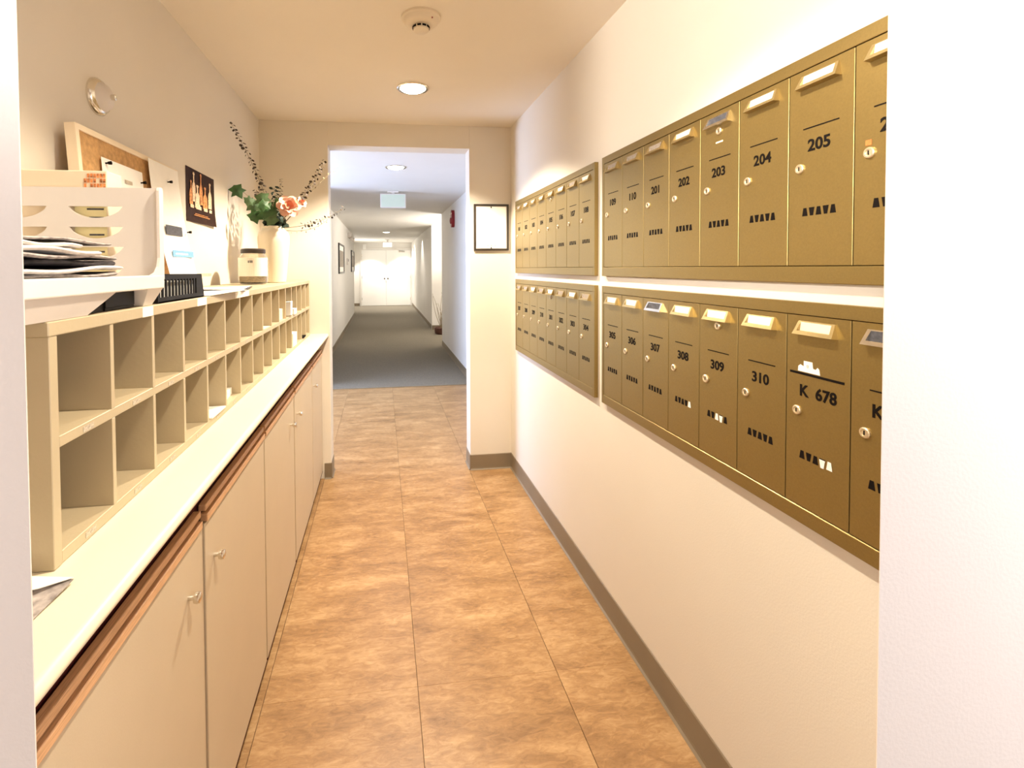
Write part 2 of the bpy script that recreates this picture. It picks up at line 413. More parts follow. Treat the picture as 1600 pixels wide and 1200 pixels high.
def exit_sign(x, y, wdt, h, z1, m, label):
    t = root('exit_sign', (x, y, CEIL), label, 'exit sign', 'box signs hanging from the hallway ceiling')
    build(B(x - wdt * .22, x + wdt * .22, y - .03, y + .03, CEIL - .016, CEIL, bevel=.003), 'canopy', M_whitepl, t)
    build(B(x - .02, x + .02, y - .012, y + .012, z1 - .004, CEIL - .014), 'stem', M_whitepl, t)
    build(B(x - wdt / 2, x + wdt / 2, y - .028, y + .028, z1 - h, z1, bevel=.006), 'housing', M_whitepl, t)
    build(B(x - wdt / 2 + .012, x + wdt / 2 - .012, y - .0305, y - .027, z1 - h + .012, z1 - .012, bevel=.001, seg=1), 'face_panel', m, t)
exit_sign(.146, 6.15, .325, .18, 2.383, M_exit, 'pale green blank box sign hanging from the ceiling just beyond the doorway')
exit_sign(.19, 16.5, .33, .19, 2.335, M_exit2, 'small bright white box sign hanging in front of the far double doors')

# fire alarm on the hallway wall
t = root('fire_alarm', (1.08, 7.09, 2.17), 'red oval fire alarm high on the right hallway wall', 'fire alarm')
ov = []
for k in range(28):
    a = 2 * PI * k / 28; ca, sa = math.cos(a), math.sin(a)
    ov.append((1.08, 7.09 + .065 * math.copysign(abs(ca) ** .7, ca), 2.17 + .13 * math.copysign(abs(sa) ** .8, sa)))
build(MB().extrude_poly(ov, (-.045, 0, 0)), 'housing', M_red, t)
build(MB().lathe([(.05, 0), (.045, .015), (.02, .022), (0, .024)], (1.035, 7.09, 2.14), 'X', 24, -1), 'horn', M_red, t)
build(B(1.022, 1.036, 7.06, 7.12, 2.225, 2.255, bevel=.004), 'strobe_lens', M_glass, t)

# pictures on the hallway's left wall
def picture(name, X, y0, y1, z0, z1, label, face=1):
    t = root(name, (X, (y0 + y1) / 2, z0), label, 'picture', 'framed pictures on the left hallway wall')
    d = .028; b = .035
    f = MB()
    f.box(X, X + d, y0, y0 + b, z0, z1, bevel=.003); f.box(X, X + d, y1 - b, y1, z0, z1, bevel=.003)
    f.box(X, X + d, y0 + b, y1 - b, z0, z0 + b, bevel=.003); f.box(X, X + d, y0 + b, y1 - b, z1 - b, z1, bevel=.003)
    build(f, 'frame', M_frame, t)
    build(B(X + .002, X + .012, y0 + b, y1 - b, z0 + b, z1 - b), 'mat_board', M_paper, t)
    build(B(X + .012, X + .014, y0 + b + .08, y1 - b - .08, z0 + b + .1, z1 - b - .1), 'print', M_grey, t)
picture('picture_frame', -.84, 9.35, 10.55, 1.33, 1.93, 'nearer black-framed picture on the left hallway wall')
picture('picture_frame', -.84, 13.1, 14.3, 1.34, 1.93, 'farther black-framed picture on the left hallway wall')
t = root('thermostat', (-.84, 11.7, 1.52), 'small grey box on the left wall between the two black-framed pictures', 'thermostat')
build(B(-.84, -.81, 11.6, 11.82, 1.52, 1.68, bevel=.006), 'housing', M_greypl, t)
build(B(-.812, -.807, 11.64, 11.78, 1.60, 1.66), 'display', M_char, t)
t = root('emergency_light', (-.84, 12.2, 2.2), 'grey twin-head emergency light high on the left hallway wall', 'emergency light')
build(B(-.84, -.76, 12.0, 12.45, 2.20, 2.32, bevel=.01), 'battery_box', M_greypl, t)
for yy in (11.95, 12.5):
    build(MB().lathe([(0, 0), (.035, .01), (.06, .06), (.06, .075), (0, .07)], (-.78, yy, 2.16), 'X', 20, 1), 'lamp_head', M_greypl, t)

# framed notice on the far wall of the mail room
t = root('framed_notice', (.761, 3.28, 1.55), 'black-framed blank white notice on the wall right of the doorway', 'framed notice')
x0, x1, z0, z1 = .637, .886, 1.550, 1.875
f = MB()
for a in ((x0, x0 + .013, z0, z1), (x1 - .013, x1, z0, z1), (x0 + .013, x1 - .013, z0, z0 + .013), (x0 + .013, x1 - .013, z1 - .013, z1)):
    f.box(a[0], a[1], 3.262, 3.28, a[2], a[3], bevel=.002)
build(f, 'frame', M_frame, t)
build(B(x0 + .013, x1 - .013, 3.270, 3.279, z0 + .013, z1 - .013), 'backing', M_greypl, t)
build(B(x0 + .018, x1 - .018, 3.267, 3.2702, z0 + .016, z1 - .018), 'notice_sheet', M_paper, t)
for z in (z1 - .022, z0 + .020):
    build(B(.757, .763, 3.262, 3.268, z - .006, z + .005, bevel=.001), 'clip', M_black, t)
pm = MB()
for dx in (-.030, -.004, .024): pm.box(.762 + dx, .769 + dx, 3.2662, 3.2669, z0 + .030, z0 + .041)
build(pm, 'printed_marks', M_tag, t)['kind'] = 'stuff'

# ================================================================ MAILBOXES
WX = .905          # wall plane
FX = .892          # frame face
DX = .8915
DW = .1464
def vent_poly(s0, zc, k, Y0):
    h, a, b = .0085, .0064, .0036
    lo, hi = (a, b) if k % 2 == 0 else (b, a)
    return [(Y0 - (s0 - lo), zc - h), (Y0 - (s0 + lo), zc - h), (Y0 - (s0 + hi), zc + h), (Y0 - (s0 - hi), zc + h)]
def mailbox_door(bank, Yl, zt, zb, num, master=False, card='white', vis=True):
    X = DX
    g = .0011
    Yr = Yl - DW
    d = build(B(X - .002, X + .010, Yr + g, Yl - g, zb + .0015, zt - .0015, bevel=.0006, seg=1), 'mailbox_door', M_gold, bank)
    xf = X - .002
    y = lambda s: Yl - s
    # name holder: a wedge-shaped rim leaning out towards its foot
    s0, s1, t0, t1 = .028, .119, .013, .041
    dt, db = .0020, .0150
    def P(s, t): return (xf - (dt + (db - dt) * (t - t0) / (t1 - t0)), y(s), zt - t)
    def Q(s, t): return (xf + .0005, y(s), zt - t)
    mb = MB()
    so, si, tl = (s0, s1), (s0 + .008, s1 - .008), (t0, t0 + .0025, t1 - .0075, t1)
    O = [P(s0 + .004, t0), P(s1 - .004, t0), P(s1, t1), P(s0, t1)]
    I = [P(si[0] + .003, tl[1]), P(si[1] - .003, tl[1]), P(si[1], tl[2]), P(si[0], tl[2])]
    OB = [Q(s0 + .004, t0), Q(s1 - .004, t0), Q(s1 + .001, t1 + .0012), Q(s0 - .001, t1 + .0012)]
    IB = [Q(si[0] + .003, tl[1]), Q(si[1] - .003, tl[1]), Q(si[1], tl[2]), Q(si[0], tl[2])]
    vo, vi, vob, vib = [[mb.bm.verts.new(p) for p in L] for L in (O, I, OB, IB)]
    for k in range(4):
        j = (k + 1) % 4
        mb.bm.faces.new([vo[k], vo[j], vi[j], vi[k]])
        mb.bm.faces.new([vo[k], vob[k], vob[j], vo[j]])
        mb.bm.faces.new([vi[k], vi[j], vib[j], vib[k]])
        mb.bm.faces.new([vob[k], vib[k], vib[j], vob[j]])
    h = build(mb, 'name_holder', M_brass if card != 'dark' else M_chrome, d)
    cm = {'white': M_white, 'grey': M_grey, 'dark': M_char, 'cream': M_creamb}[card]
    ins = MB().hexa([(xf - .0042 + .001, y(s), z) for s, z in ((si[0], zt - tl[2]), (si[1], zt - tl[2]), (si[1] - .003, zt - tl[1]), (si[0] + .003, zt - tl[1]))] +
                    [(xf, y(s), z) for s, z in ((si[0], zt - tl[2]), (si[1], zt - tl[2]), (si[1] - .003, zt - tl[1]), (si[0] + .003, zt - tl[1]))])
    build(ins, 'name_card', cm, d)
    wide = num.startswith('K 6')
    lm = B(xf - .0006, xf + .001, y(.134 if wide else .116), y(.010 if wide else .036), zt - (.1285 if wide else .1265), zt - (.1235 if wide else .1240))
    build(lm, 'slot_line', M_black, d)
    if num:
        sz = .034
        if num.startswith('K'):
            tm = text_mb(num.replace(' ', '  '), sz, (xf - .0004, y(.034 if num != 'K' else .040), zt - .1735), (0, -1, 0), (0, 0, 1), bold=.0009, squeeze=.92)
        else:
            tm = text_mb(num, sz, (xf - .0004, y(.073), zt - .1735), (0, -1, 0), (0, 0, 1), bold=.0008, align='CENTER', squeeze=1.02)
        build(tm, 'number', M_black, d)
    # lock barrel with keyhole
    def lock(s, t, r):
        lc = (xf, y(s), zt - t)
        build(MB().lathe([(r, 0), (r, .003), (r * .86, .0045), (r * .62, .0046), (r * .60, .0030), (r * .35, .0032), (0, .0034)], lc, 'X', 24, -1), 'lock', M_lock, d)
        build(B(xf - .0042, xf - .0030, y(s) - .0009, y(s) + .0009, zt - t - .004, zt - t + .004), 'keyhole', M_black, d)
    lock(.0295, .207, .0100 if num != '309' else .0110)
    if master: lock(.075, .055, .0098)
    vm = MB()
    for k in range(5):
        p = vent_poly(.042 + k * .0158, zt - .300, k, Yl)
        vm.extrude_poly([(xf - .0004, a, b) for a, b in p], (.0012, 0, 0))
    build(vm, 'vent_slots', M_black, d)
    return d
def bank(Y1, zt, zb, nums, label, cards):
    Y0 = Y1 - 8 * DW - .0305
    t = root('mailbox_bank', (WX, (Y0 + Y1) / 2, zb - .0355), label, 'mailboxes', 'bronze mailbox banks on the right wall')
    f = MB(); e = .0275
    yi0, yi1 = Y1 - .0153 - 8 * DW, Y1 - .0153
    f.box(FX - .004, WX, Y0, yi0, zb - .0355, zt + e, bevel=.0008, seg=1)
    f.box(FX - .004, WX, yi1, Y1, zb - .0355, zt + e, bevel=.0008, seg=1)
    f.box(FX - .004, WX, yi0, yi1, zt, zt + e, bevel=.0008, seg=1)
    f.box(FX - .004, WX, yi0, yi1, zb - .0355, zb, bevel=.0015, seg=1)
    build(f, 'frame', M_goldfr, t)
    build(B(WX - .003, WX - .0003, yi0, yi1, zb, zt), 'backing', M_black, t)
    ds = []
    for k in range(8):
        ds.append(mailbox_door(t, yi1 - k * DW, zt, zb, nums[k], master=(k == 4), card=cards[k]))
    return t, ds
c1 = ['grey', 'grey', 'grey', 'cream', 'dark', 'white', 'white', 'white']
UT, UB, LT, LB = 1.8438, 1.4289, 1.3259, .9115
b1, d1 = bank(1.9001 + 1.2086, UT, UB, [str(n) for n in range(101, 109)], 'upper far bank of bronze mailboxes numbered below 109, beside the doorway wall', ['grey', 'white', 'grey', 'grey', 'grey', 'white', 'grey', 'white'])
b2, d2 = bank(1.9001 + 1.2086, LT, LB, ['207', '208', '209', '210', '301', '302', '303', '304'], 'lower far bank of bronze mailboxes, below the one numbered 101 to 108', ['grey', 'grey', 'white', 'grey', 'white', 'grey', 'white', 'grey'])
b3, d3 = bank(1.840, UT, UB, ['109', '110', '201', '202', '203', '204', '205', '206'], 'upper near bank of bronze mailboxes numbered 109 to 205', c1)
b4, d4 = bank(1.840, LT, LB, ['305', '306', '307', '308', '309', '310', 'K 678', 'K'], 'lower near bank of bronze mailboxes numbered 305 to 310 and K 678', ['white', 'white', 'dark', 'white', 'white', 'white', 'cream', 'dark'])
xf = DX - .002
# odd marks: torn label on K 678, white bits in the vents, orange sticker, a tape tag
def door_y(k): return 1.840 - .0153 - k * DW
mbk = MB()
yl = door_y(6)
pts = [(.030, .1215), (.082, .1215), (.080, .110), (.076, .107), (.072, .112), (.066, .111), (.064, .098), (.044, .098), (.044, .110), (.036, .107), (.031, .111)]
mbk.extrude_poly([(xf - .0006, yl - s, LT - t_) for s, t_ in pts], (.0008, 0, 0))
lb = build(mbk, 'torn_label', M_white, d4[6]); lb['label'] = 'torn white label'
build(text_mb('0', .010, (xf - .0009, yl - .051, LT - .112), (0, -1, 0), (0, 0, 1)), 'label_print', M_tag, d4[6])
def white_vent(k, which, par):
    v = MB()
    for i in which:
        p = vent_poly(.042 + i * .0158, LT - .300, i, door_y(k))
        v.extrude_poly([(xf - .0009, a, b - .002 * (i % 2)) for a, b in p], (.0005, 0, 0))
    o = build(v, 'paper_scrap', M_white, par); o['label'] = 'white paper showing through the vent slots'
white_vent(3, (4,), d4[3]); white_vent(4, (2, 3), d4[4]); white_vent(6, (3, 4), d4[6])
o = build(B(xf - .0006, xf, door_y(7) - .0325, door_y(7) - .0215, UT - .193, UT - .183), 'sticker', M_orsticker, d3[7]); o['label'] = 'small orange sticker'
build(B(xf - .0005, xf, door_y(4) - .088, door_y(4) - .062, UT - .086, UT - .082), 'glue_mark', M_creamb, d3[4])

# ================================================================ COUNTER AND CABINETS
CT = .9914
# countertop: postformed section, rounded nose
t = root('countertop', (-.58, 1.95, .955), 'long cream laminate countertop with a rounded front edge along the left wall', 'countertop')
prof = []
xe, zb_, zt_ = -.362, CT - .024, CT
prof += [(-.799, zb_), (-.385, zb_)]
for k in range(9):
    a = -PI / 2 + PI * k / 8
    prof.append((xe - .012 + .012 * math.cos(a), (zb_ + zt_) / 2 + .012 * math.sin(a)))
prof += [(-.799, zt_)]
mb = MB().extrude_poly([(x, .502, z) for x, z in prof], (0, 2.777, 0)); mb.smooth = True
build(mb, 'laminate_top', M_cream, t)
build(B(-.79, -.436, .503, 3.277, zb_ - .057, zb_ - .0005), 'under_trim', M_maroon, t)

FR = -.4117        # door face
def cabinet(y0, y1, doors, label):
    t = root('base_cabinet', (-.6, (y0 + y1) / 2, 0), label, 'cabinet', 'cream cabinets under the counter')
    m_ = MB(); m_.box(-.799, FR - .020, y0 + .001, y1 - .001, .055, .9095)
    build(m_, 'carcass', M_maroon, t)
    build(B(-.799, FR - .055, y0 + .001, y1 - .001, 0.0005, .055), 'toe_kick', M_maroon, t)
    build(B(FR - .0185, FR - .0004, y0 + .003, y1 - .003, .0535, .0595), 'bottom_shadow_strip', M_maroon, t)  # dark strip painted in for the thin shadow along the door bottoms
    if len(doors) == 2: build(B(FR - .0195, FR - .004, doors[0][1] + .001, doors[1][0] - .001, .06, .842), 'stile', M_door, t)
    for (a, b, ky) in doors:
        d = build(B(FR - .0185, FR, a + .003, b - .003, .060, .842, bevel=.0018), 'door', M_door, t)
        build(B(FR - .012, FR + .006, a + .006, b - .006, .8465, .864, bevel=.0022), 'finger_rail', M_wood, t)
        build(B(FR - .016, FR + .001, a + .008, b - .002, .8695, .885, bevel=.0022), 'finger_rail', M_wood, t)
        if ky:
            kn = MB().lathe([(.0048, 0), (.0048, .011), (.0105, .013), (.0118, .018), (.0105, .024), (.006, .0262), (0, .0266)], (FR, ky, .737), 'X', 24, 1)
            build(kn, 'knob', M_chrome, d)
    return t
cabinet(.503, 1.700, [(.503, 1.124, 1.046), (1.142, 1.698, 1.200)], 'near cream base cabinet whose two doors meet beside the closest pair of knobs')
cabinet(1.704, 2.826, [(1.704, 2.256, 2.165), (2.268, 2.824, 2.332)], 'middle cream base cabinet with two doors, between the near one and the last narrow one')
cabinet(2.830, 3.277, [(2.832, 3.275, 2.875)], 'farthest and narrowest cream base cabinet, one door next to the doorway wall')

# ================================================================ PIGEONHOLE UNIT
PX, PB, PT = -.478, CT + .0005, 1.3555
P0, PW, NC = .7485, .1531, 16
PE = P0 + PW * NC + .018
t = cub = root('pigeonhole_unit', (-.64, (P0 + PE) / 2, PB), 'long cream two-row pigeonhole unit standing on the countertop', 'mail sorter')
build(B(-.797, -.791, P0, PE, PB, PT - .02), 'back_panel', M_cubby, t)
build(B(-.797, PX + .002, P0 - .002, PE + .002, PT - .0215, PT, bevel=.0015, seg=1), 'top_board', M_cubby, t)
build(B(-.791, PX, P0 + .018, PE - .018, 1.1665, 1.1835, bevel=.001, seg=1), 'middle_shelf', M_cubby, t)
build(B(-.791, PX, P0 + .018, PE - .018, PB, 1.0115, bevel=.001, seg=1), 'bottom_board', M_cubby, t)
div_me = None
for k in range(NC + 1):
    y = P0 + PW * k
    if k in (0, NC):
        build(B(-.7905, PX + .0008, y if k == 0 else PE - .018, y + .018 if k == 0 else PE, PB, PT - .0215, bevel=.001, seg=1), 'side_panel', M_cubby, t)
        continue
    for r, (za, zb2) in enumerate(((1.0115, 1.1665), (1.1835, PT - .0215))):
        build(B(-.7905, PX + .0004, y + .003, y + .0135, za, zb2, bevel=.0006, seg=1), 'divider', M_cubby, t)
for k in range(NC):
    yc = P0 + PW * (k + .5) + .012
    for z in (1.1695, .9975):
        build(B(PX, PX + .0006, yc - .014, yc + .014, z, z + .0085), 'label_sticker', M_tag, t)
build(B(PX + .002, PX + .0028, 1.016, 1.060, PT - .0208, PT - .0008), 'white_tape', M_paper, t)['label'] = 'strip of white tape on the top edge'
build(B(PX + .002, PX + .0028, 1.300, 1.365, PT - .0208, PT - .0008), 'white_tape', M_paper, t)
build(B(PX + .002, PX + .0028, 1.62, 1.78, PT - .0208, PT - .0008), 'white_tape', M_paper, t)

def sheet_mb(x0, x1, y0, y1, z, th=.0008, lift=0, nx=8, ny=2, curl=0., rot=0., wave=0.):
    """thin paper, curling up at its +X edge"""
    mb = MB(); cx_, cy_ = (x0 + x1) / 2, (y0 + y1) / 2
    grid = {}
    for s in (0, 1):
        for i in range(nx + 1):
            for j in range(ny + 1):
                u, v = i / nx, j / ny
                x = x0 + (x1 - x0) * u - cx_; y = y0 + (y1 - y0) * v - cy_
                zz = z + s * th + curl * max(0, u - .4) ** 2 + wave * math.sin(u * 5 + v * 3) * .5 + abs(wave) * .5
                xr = cx_ + x * math.cos(rot) - y * math.sin(rot); yr = cy_ + x * math.sin(rot) + y * math.cos(rot)
                grid[s, i, j] = mb.bm.verts.new((xr, yr, zz))
    for i in range(nx):
        for j in range(ny):
            for s in (0, 1):
                mb.bm.faces.new([grid[s, i, j], grid[s, i + 1, j], grid[s, i + 1, j + 1], grid[s, i, j + 1]])
    for i in range(nx):
        for j in (0, ny): mb.bm.faces.new([grid[0, i, j], grid[0, i + 1, j], grid[1, i + 1, j], grid[1, i, j]])
    for j in range(ny):
        for i in (0, nx): mb.bm.faces.new([grid[0, i, j], grid[0, i, j + 1], grid[1, i, j + 1], grid[1, i, j]])
    mb.smooth = True
    return mb
def cell(k): return P0 + PW * k + .015, P0 + PW * (k + 1) + .002
# mail left in the pigeonholes
a, b = cell(4)
tag(build(sheet_mb(-.72, PX + .004, a + .012, b - .012, 1.0125, .004), 'envelope', M_paper), 'white envelope lying flat in the bottom row, fourth visible divider from the near end', 'envelope')
a, b = cell(5)
tag(build(sheet_mb(-.70, PX - .02, a + .02, b - .02, 1.0125, .022, rot=.1), 'folded_letter', M_paper), 'folded white letter in the bottom row, just beyond the flat envelope', 'letter')
a, b = cell(8)
tag(build(sheet_mb(-.72, PX - .002, a + .015, b - .02, 1.1845, .002), 'envelope', M_creamb), 'cream envelope lying flat in the middle of the top row', 'envelope')
a, b = cell(10)
tag(build(sheet_mb(-.70, PX - .01, a + .01, b - .01, 1.1845, .05, rot=.05), 'brown_parcel', M_creamb), 'small tan parcel in the top row beside the dark bundle', 'parcel')
a, b = cell(11)
tag(build(B(-.70, PX - .02, a + .012, a + .07, 1.1845, 1.295, bevel=.004), 'dark_bundle', M_poster), 'dark bundle standing upright in a far top pigeonhole', 'bundle')
tag(build(sheet_mb(-.66, PX + .008, b - .062, b - .010, 1.1845, .07, curl=.02), 'crumpled_paper', M_paper), 'crumpled white paper bulging from the far top row beside the dark bundle', 'paper')
a, b = cell(12)
tag(build(sheet_mb(-.66, PX + .006, a + .03, b - .03, 1.1845, .03), 'letter_stack', M_paper), 'low stack of white letters in the top row beyond the crumpled paper', 'letters')
tag(build(sheet_mb(-.72, PX + .003, a + .01, b - .02, 1.0125, .07), 'letter_stack', M_paper), 'thick stack of white letters in the far end of the bottom row', 'letters')
a, b = cell(14)
tag(build(B(PX - .05, PX + .006, a + .02, b - .03, 1.0120, 1.022, bevel=.002), 'black_clip', M_black), 'small black clip at the edge of the bottom row near its far end', 'clip')

# leaflet on the counter at the near end
lf = root('leaflet', (-.47, .70, CT), 'folded grey-white leaflet lying on the countertop at the near end of the pigeonholes', 'leaflet')
def tri(mb, pts, th=.0012):
    mb.extrude_poly(pts, (0, 0, th))
mb = MB(); mb.extrude_poly([(-.60, .640, CT + .001), (-.438, .640, CT + .001), (-.432, .715, CT + .006), (-.60, .735, CT + .002)], (0, 0, .001))
build(mb, 'lower_leaf', M_news[1], lf)
mb = MB(); mb.extrude_poly([(-.60, .655, CT + .012), (-.462, .690, CT + .012), (-.432, .716, CT + .008), (-.60, .738, CT + .012)], (0, 0, .001))
build(mb, 'upper_leaf', M_paper, lf)

# ================================================================ THINGS ON THE PIGEONHOLE UNIT
# white plastic tray with slotted end walls
tr = root('desk_tray', (-.595, .86, PT), 'white plastic sorting tray with half-moon slots in its end wall, full of papers', 'tray')
X0, X1, Yn, Yf, Z0, Z1 = -.735, -.468, .635, 1.085, 1.3925, 1.603
def slotted_wall(Y, th):
    """end wall parallel to X with half-moon holes, built as strips between the holes"""
    bm = MB()
    cols = [(-.739 + .0, -.687), (-.646, -.541)]
    import itertools
    N = 14
    def hole(xa, xb, zt, dep):
        out = []
        for i in range(N + 1):
            u = i / N; out.append((xa + (xb - xa) * u, zt - dep * math.sin(PI * u) ** .6))
        return out
    rows = [1.5635, 1.5205, 1.4785, 1.4365]
    # filled columns between holes
    def quad(xa, xb, za, zb_):
        bm.box(xa, xb, Y, Y + th, za, zb_)
    quad(X0, cols[1][0] - .041, Z0, Z1) if False else None
    segs = [(X0, -.7349, 0), (-.7349, -.687, 1), (-.687, -.646, 0), (-.646, -.541, 1), (-.541, X1, 0)]
    for xa, xb, kind in segs:
        if kind == 0: quad(xa, xb, Z0, Z1); continue
        zprev = None
        tops = rows
        quad(xa, xb, rows[0], Z1)
        for r_i, zt in enumerate(rows):
            znext = rows[r_i + 1] if r_i + 1 < len(rows) else Z0
            xa_ = xa - (.052 if xa < -.7 else 0)
            for i in range(N):
                ua, ub = i / N, (i + 1) / N
                za = zt - .024 * math.sin(PI * ((xa + (xb - xa) * ua) - xa_) / (xb - xa_)) ** .6 if 0 < ((xa + (xb - xa) * ua) - xa_) / (xb - xa_) < 1 else zt
                zb2 = zt - .024 * math.sin(PI * ((xa + (xb - xa) * ub) - xa_) / (xb - xa_)) ** .6 if 0 < ((xa + (xb - xa) * ub) - xa_) / (xb - xa_) < 1 - 1e-6 else zt
                p0, p1 = xa + (xb - xa) * ua, xa + (xb - xa) * ub
                bm.hexa([(p0, Y, znext), (p1, Y, znext), (p1, Y + th, znext), (p0, Y + th, znext), (p0, Y, za), (p1, Y, zb2), (p1, Y + th, zb2), (p0, Y + th, za)])
    return bm
build(slotted_wall(Yf - .004, .004), 'end_wall', M_whitepl, tr)
build(slotted_wall(Yn, .004), 'end_wall', M_whitepl, tr)
build(B(X0, X1 - .004, Yn, Yf, Z0 - .001, Z0 + .003), 'tray_floor', M_whitepl, tr)
# rolled long edges (lips) and upright corner flanges
mb = MB(); mb.box(X1 - .007, X1 + .004, Yn, Yf + .004, Z0 - .002, 1.4185, bevel=.003, seg=3)
build(mb, 'front_lip', M_whitepl, tr)
build(B(X0 - .002, X0 + .004, Yn, Yf, Z0 - .002, 1.4185, bevel=.002), 'rear_lip', M_whitepl, tr)
def flange(Y, s):
    """edge turned along the end wall, curving into the lip"""
    pts = [(Y - s * .006, 1.41), (Y - s * .05, 1.4185), (Y - s * .030, 1.424), (Y - s * .018, 1.436), (Y - s * .012, 1.455), (Y - s * .011, 1.597), (Y - s * .008, 1.604), (Y + s * .004, 1.604), (Y + s * .007, 1.598), (Y + s * .007, 1.41)]
    return MB().extrude_poly([(X1 - .003, y, z) for y, z in pts], (.0055, 0, 0))
build(flange(Yf, 1), 'corner_flange', M_whitepl, tr)
build(flange(Yn, -1), 'corner_flange', M_whitepl, tr)
# tapered feet under it
build(MB().hexa([(X1 - .05, 1.040, PT + .0005), (X1 - .018, 1.040, PT + .0005), (X1 - .018, 1.078, PT + .0005), (X1 - .05, 1.078, PT + .0005),
                 (X1 - .06, 1.022, Z0), (X1 + .001, 1.022, Z0), (X1 + .001, 1.089, Z0), (X1 - .06, 1.089, Z0)]), 'foot', M_whitepl, tr)
build(MB().hexa([(X0 + .02, .64, PT + .0005), (X1 - .012, .64, PT + .0005), (X1 - .012, .845, PT + .0005), (X0 + .02, .845, PT + .0005),
                 (X0 + .01, .64, Z0), (X1 - .001, .64, Z0), (X1 - .001, .915, Z0), (X0 + .01, .915, Z0)]), 'base_block', M_greypl, tr)

# newspapers and mailers heaped in the tray
def newspaper(y0, y1, x1, z, th, rz, tilt, mats, roll, label, droop=0.):
    mb = MB(); n = 10
    wd = .20; L = y1 - y0
    cyy = (y0 + y1) / 2
    rings = []
    for i in range(n + 1):
        u = i / n; y = y0 + L * u
        dz = tilt * (u - .5) * L + droop * (abs(2 * u - 1) ** 2) + .002 * math.sin(u * 9 + z * 300)
        prof = [(-wd, 0), (-.004, 0), (0, th * .25), (.001, th * .5), (0, th * .78), (-.004, th), (-wd, th)]
        rings.append([mb.bm.verts.new((x1 + px + (y - cyy) * math.tan(rz), y, z + dz + pz)) for px, pz in prof])
    m_ = len(rings[0])
    for a, b in zip(rings, rings[1:]):
        for k in range(m_):
            f = mb.bm.faces.new([a[k], a[(k + 1) % m_], b[(k + 1) % m_], b[k]])
            f.material_index = 1 if k in (1, 2, 3, 4) else 0
    mb.bm.faces.new(rings[0][::-1]).material_index = 1; f = mb.bm.faces.new(rings[-1]); f.material_index = 1
    mb.smooth = True
    return tag(build(mb, 'newspaper', mats), label, 'newspaper', 'newspapers and mailers heaped in the white tray')
D, G, W_ = M_news
specs = [(.66, .950, -.482, .000, .0070, .02, .00, [G, W_], 'lowest pale newspaper, flat on the floor of the white tray'),
         (.67, .955, -.486, .0078, .0065, -.03, .015, [D, W_], 'white-edged folded newspaper second from the bottom of the tray heap'),
         (.66, .940, -.488, .0158, .0060, .04, .01, [D, G], 'grey-edged newspaper third from the bottom of the tray heap'),
         (.66, .955, -.480, .0232, .0055, .00, .03, [D, W_], 'newspaper with a bright spine in the lower middle of the tray heap'),
         (.66, .935, -.490, .0310, .0080, .05, .00, [D, D], 'black glossy mailer in the middle of the tray heap'),
         (.66, .950, -.484, .0405, .0050, -.03, .00, [D, G], 'thin grey mailer above the black glossy one in the tray heap'),
         (.66, .880, -.480, .0470, .0060, .04, -.02, [W_, W_], 'short white folded newspaper near the top of the tray heap'),
         (.66, .840, -.484, .0540, .0050, .02, -.01, [G, W_], 'shortest pale newspaper near the top of the tray heap'),
         (.66, .950, -.494, .0615, .0040, -.02, .00, [D, G], 'topmost thin dark newspaper of the tray heap')]
for (y0, y1, x1, dz, th, rz, tl, ms, lab) in specs:
    newspaper(y0, y1, x1, Z0 + .0045 + dz * 1.28, th * 1.22, rz, tl, ms, 0, lab)

# black tray squeezed under it and slotted black basket beyond
t = root('letter_tray', (-.60, .97, PT), 'flat black plastic tray under the white sorting tray', 'tray')
build(B(-.73, -.492, .918, 1.018, PT + .0005, PT + .006, bevel=.001), 'tray_floor', M_bplast, t)
build(B(-.496, -.491, .918, 1.018, PT + .006, PT + .034, bevel=.001), 'side_wall', M_bplast, t)
build(B(-.73, -.725, .918, 1.018, PT + .006, PT + .034, bevel=.001), 'side_wall', M_bplast, t)
build(MB().hexa([(-.4985, .852, PT + .0008), (-.4945, .852, PT + .0008), (-.4945, .918, PT + .0008), (-.4985, .918, PT + .0008), (-.4985, .9155, Z0 - .003), (-.4945, .9155, Z0 - .003), (-.4945, .918, Z0 - .003), (-.4985, .918, Z0 - .003)]), 'sloped_lip', M_bplast, t)

t = root('slotted_basket', (-.61, 1.24, PT), 'black plastic basket with upright slots at the front edge of the pigeonhole top', 'basket')
ya, yb, zh = 1.105, 1.362, 1.4185
bx = -.484
def slope_wall(x, th):
    m_ = MB(); z0, z1 = PT + .001, zh
    m_.hexa([(x - th, ya, z0), (x, ya, z0), (x, yb + .010, z0), (x - th, yb + .010, z0), (x - th, ya, z0 + .012), (x, ya, z0 + .012), (x, yb + .007, z0 + .012), (x - th, yb + .007, z0 + .012)])
    m_.hexa([(x - th, ya, z1 - .011), (x, ya, z1 - .011), (x, yb - .004, z1 - .011), (x - th, yb - .004, z1 - .011), (x - th, ya, z1), (x, ya, z1), (x, yb - .008, z1), (x - th, yb - .008, z1)])
    m_.hexa([(x - th, yb - .043, z0 + .012), (x, yb - .043, z0 + .012), (x, yb + .007, z0 + .012), (x - th, yb + .007, z0 + .012), (x - th, yb - .043, z1 - .011), (x, yb - .043, z1 - .011), (x, yb - .004, z1 - .011), (x - th, yb - .004, z1 - .011)])
    return m_
build(slope_wall(bx, .003), 'front_wall', M_bplast, t)
build(slope_wall(-.735, .003), 'rear_wall', M_bplast, t)
for k in range(12):
    yy = ya + .001 + k * .0178
    build(B(bx - .003, bx, yy, yy + .0075, PT + .013, zh - .011), 'slat', M_bplast, t)
build(B(-.738, bx, ya, yb + .004, PT + .0006, PT + .004), 'basket_floor', M_bplast, t)
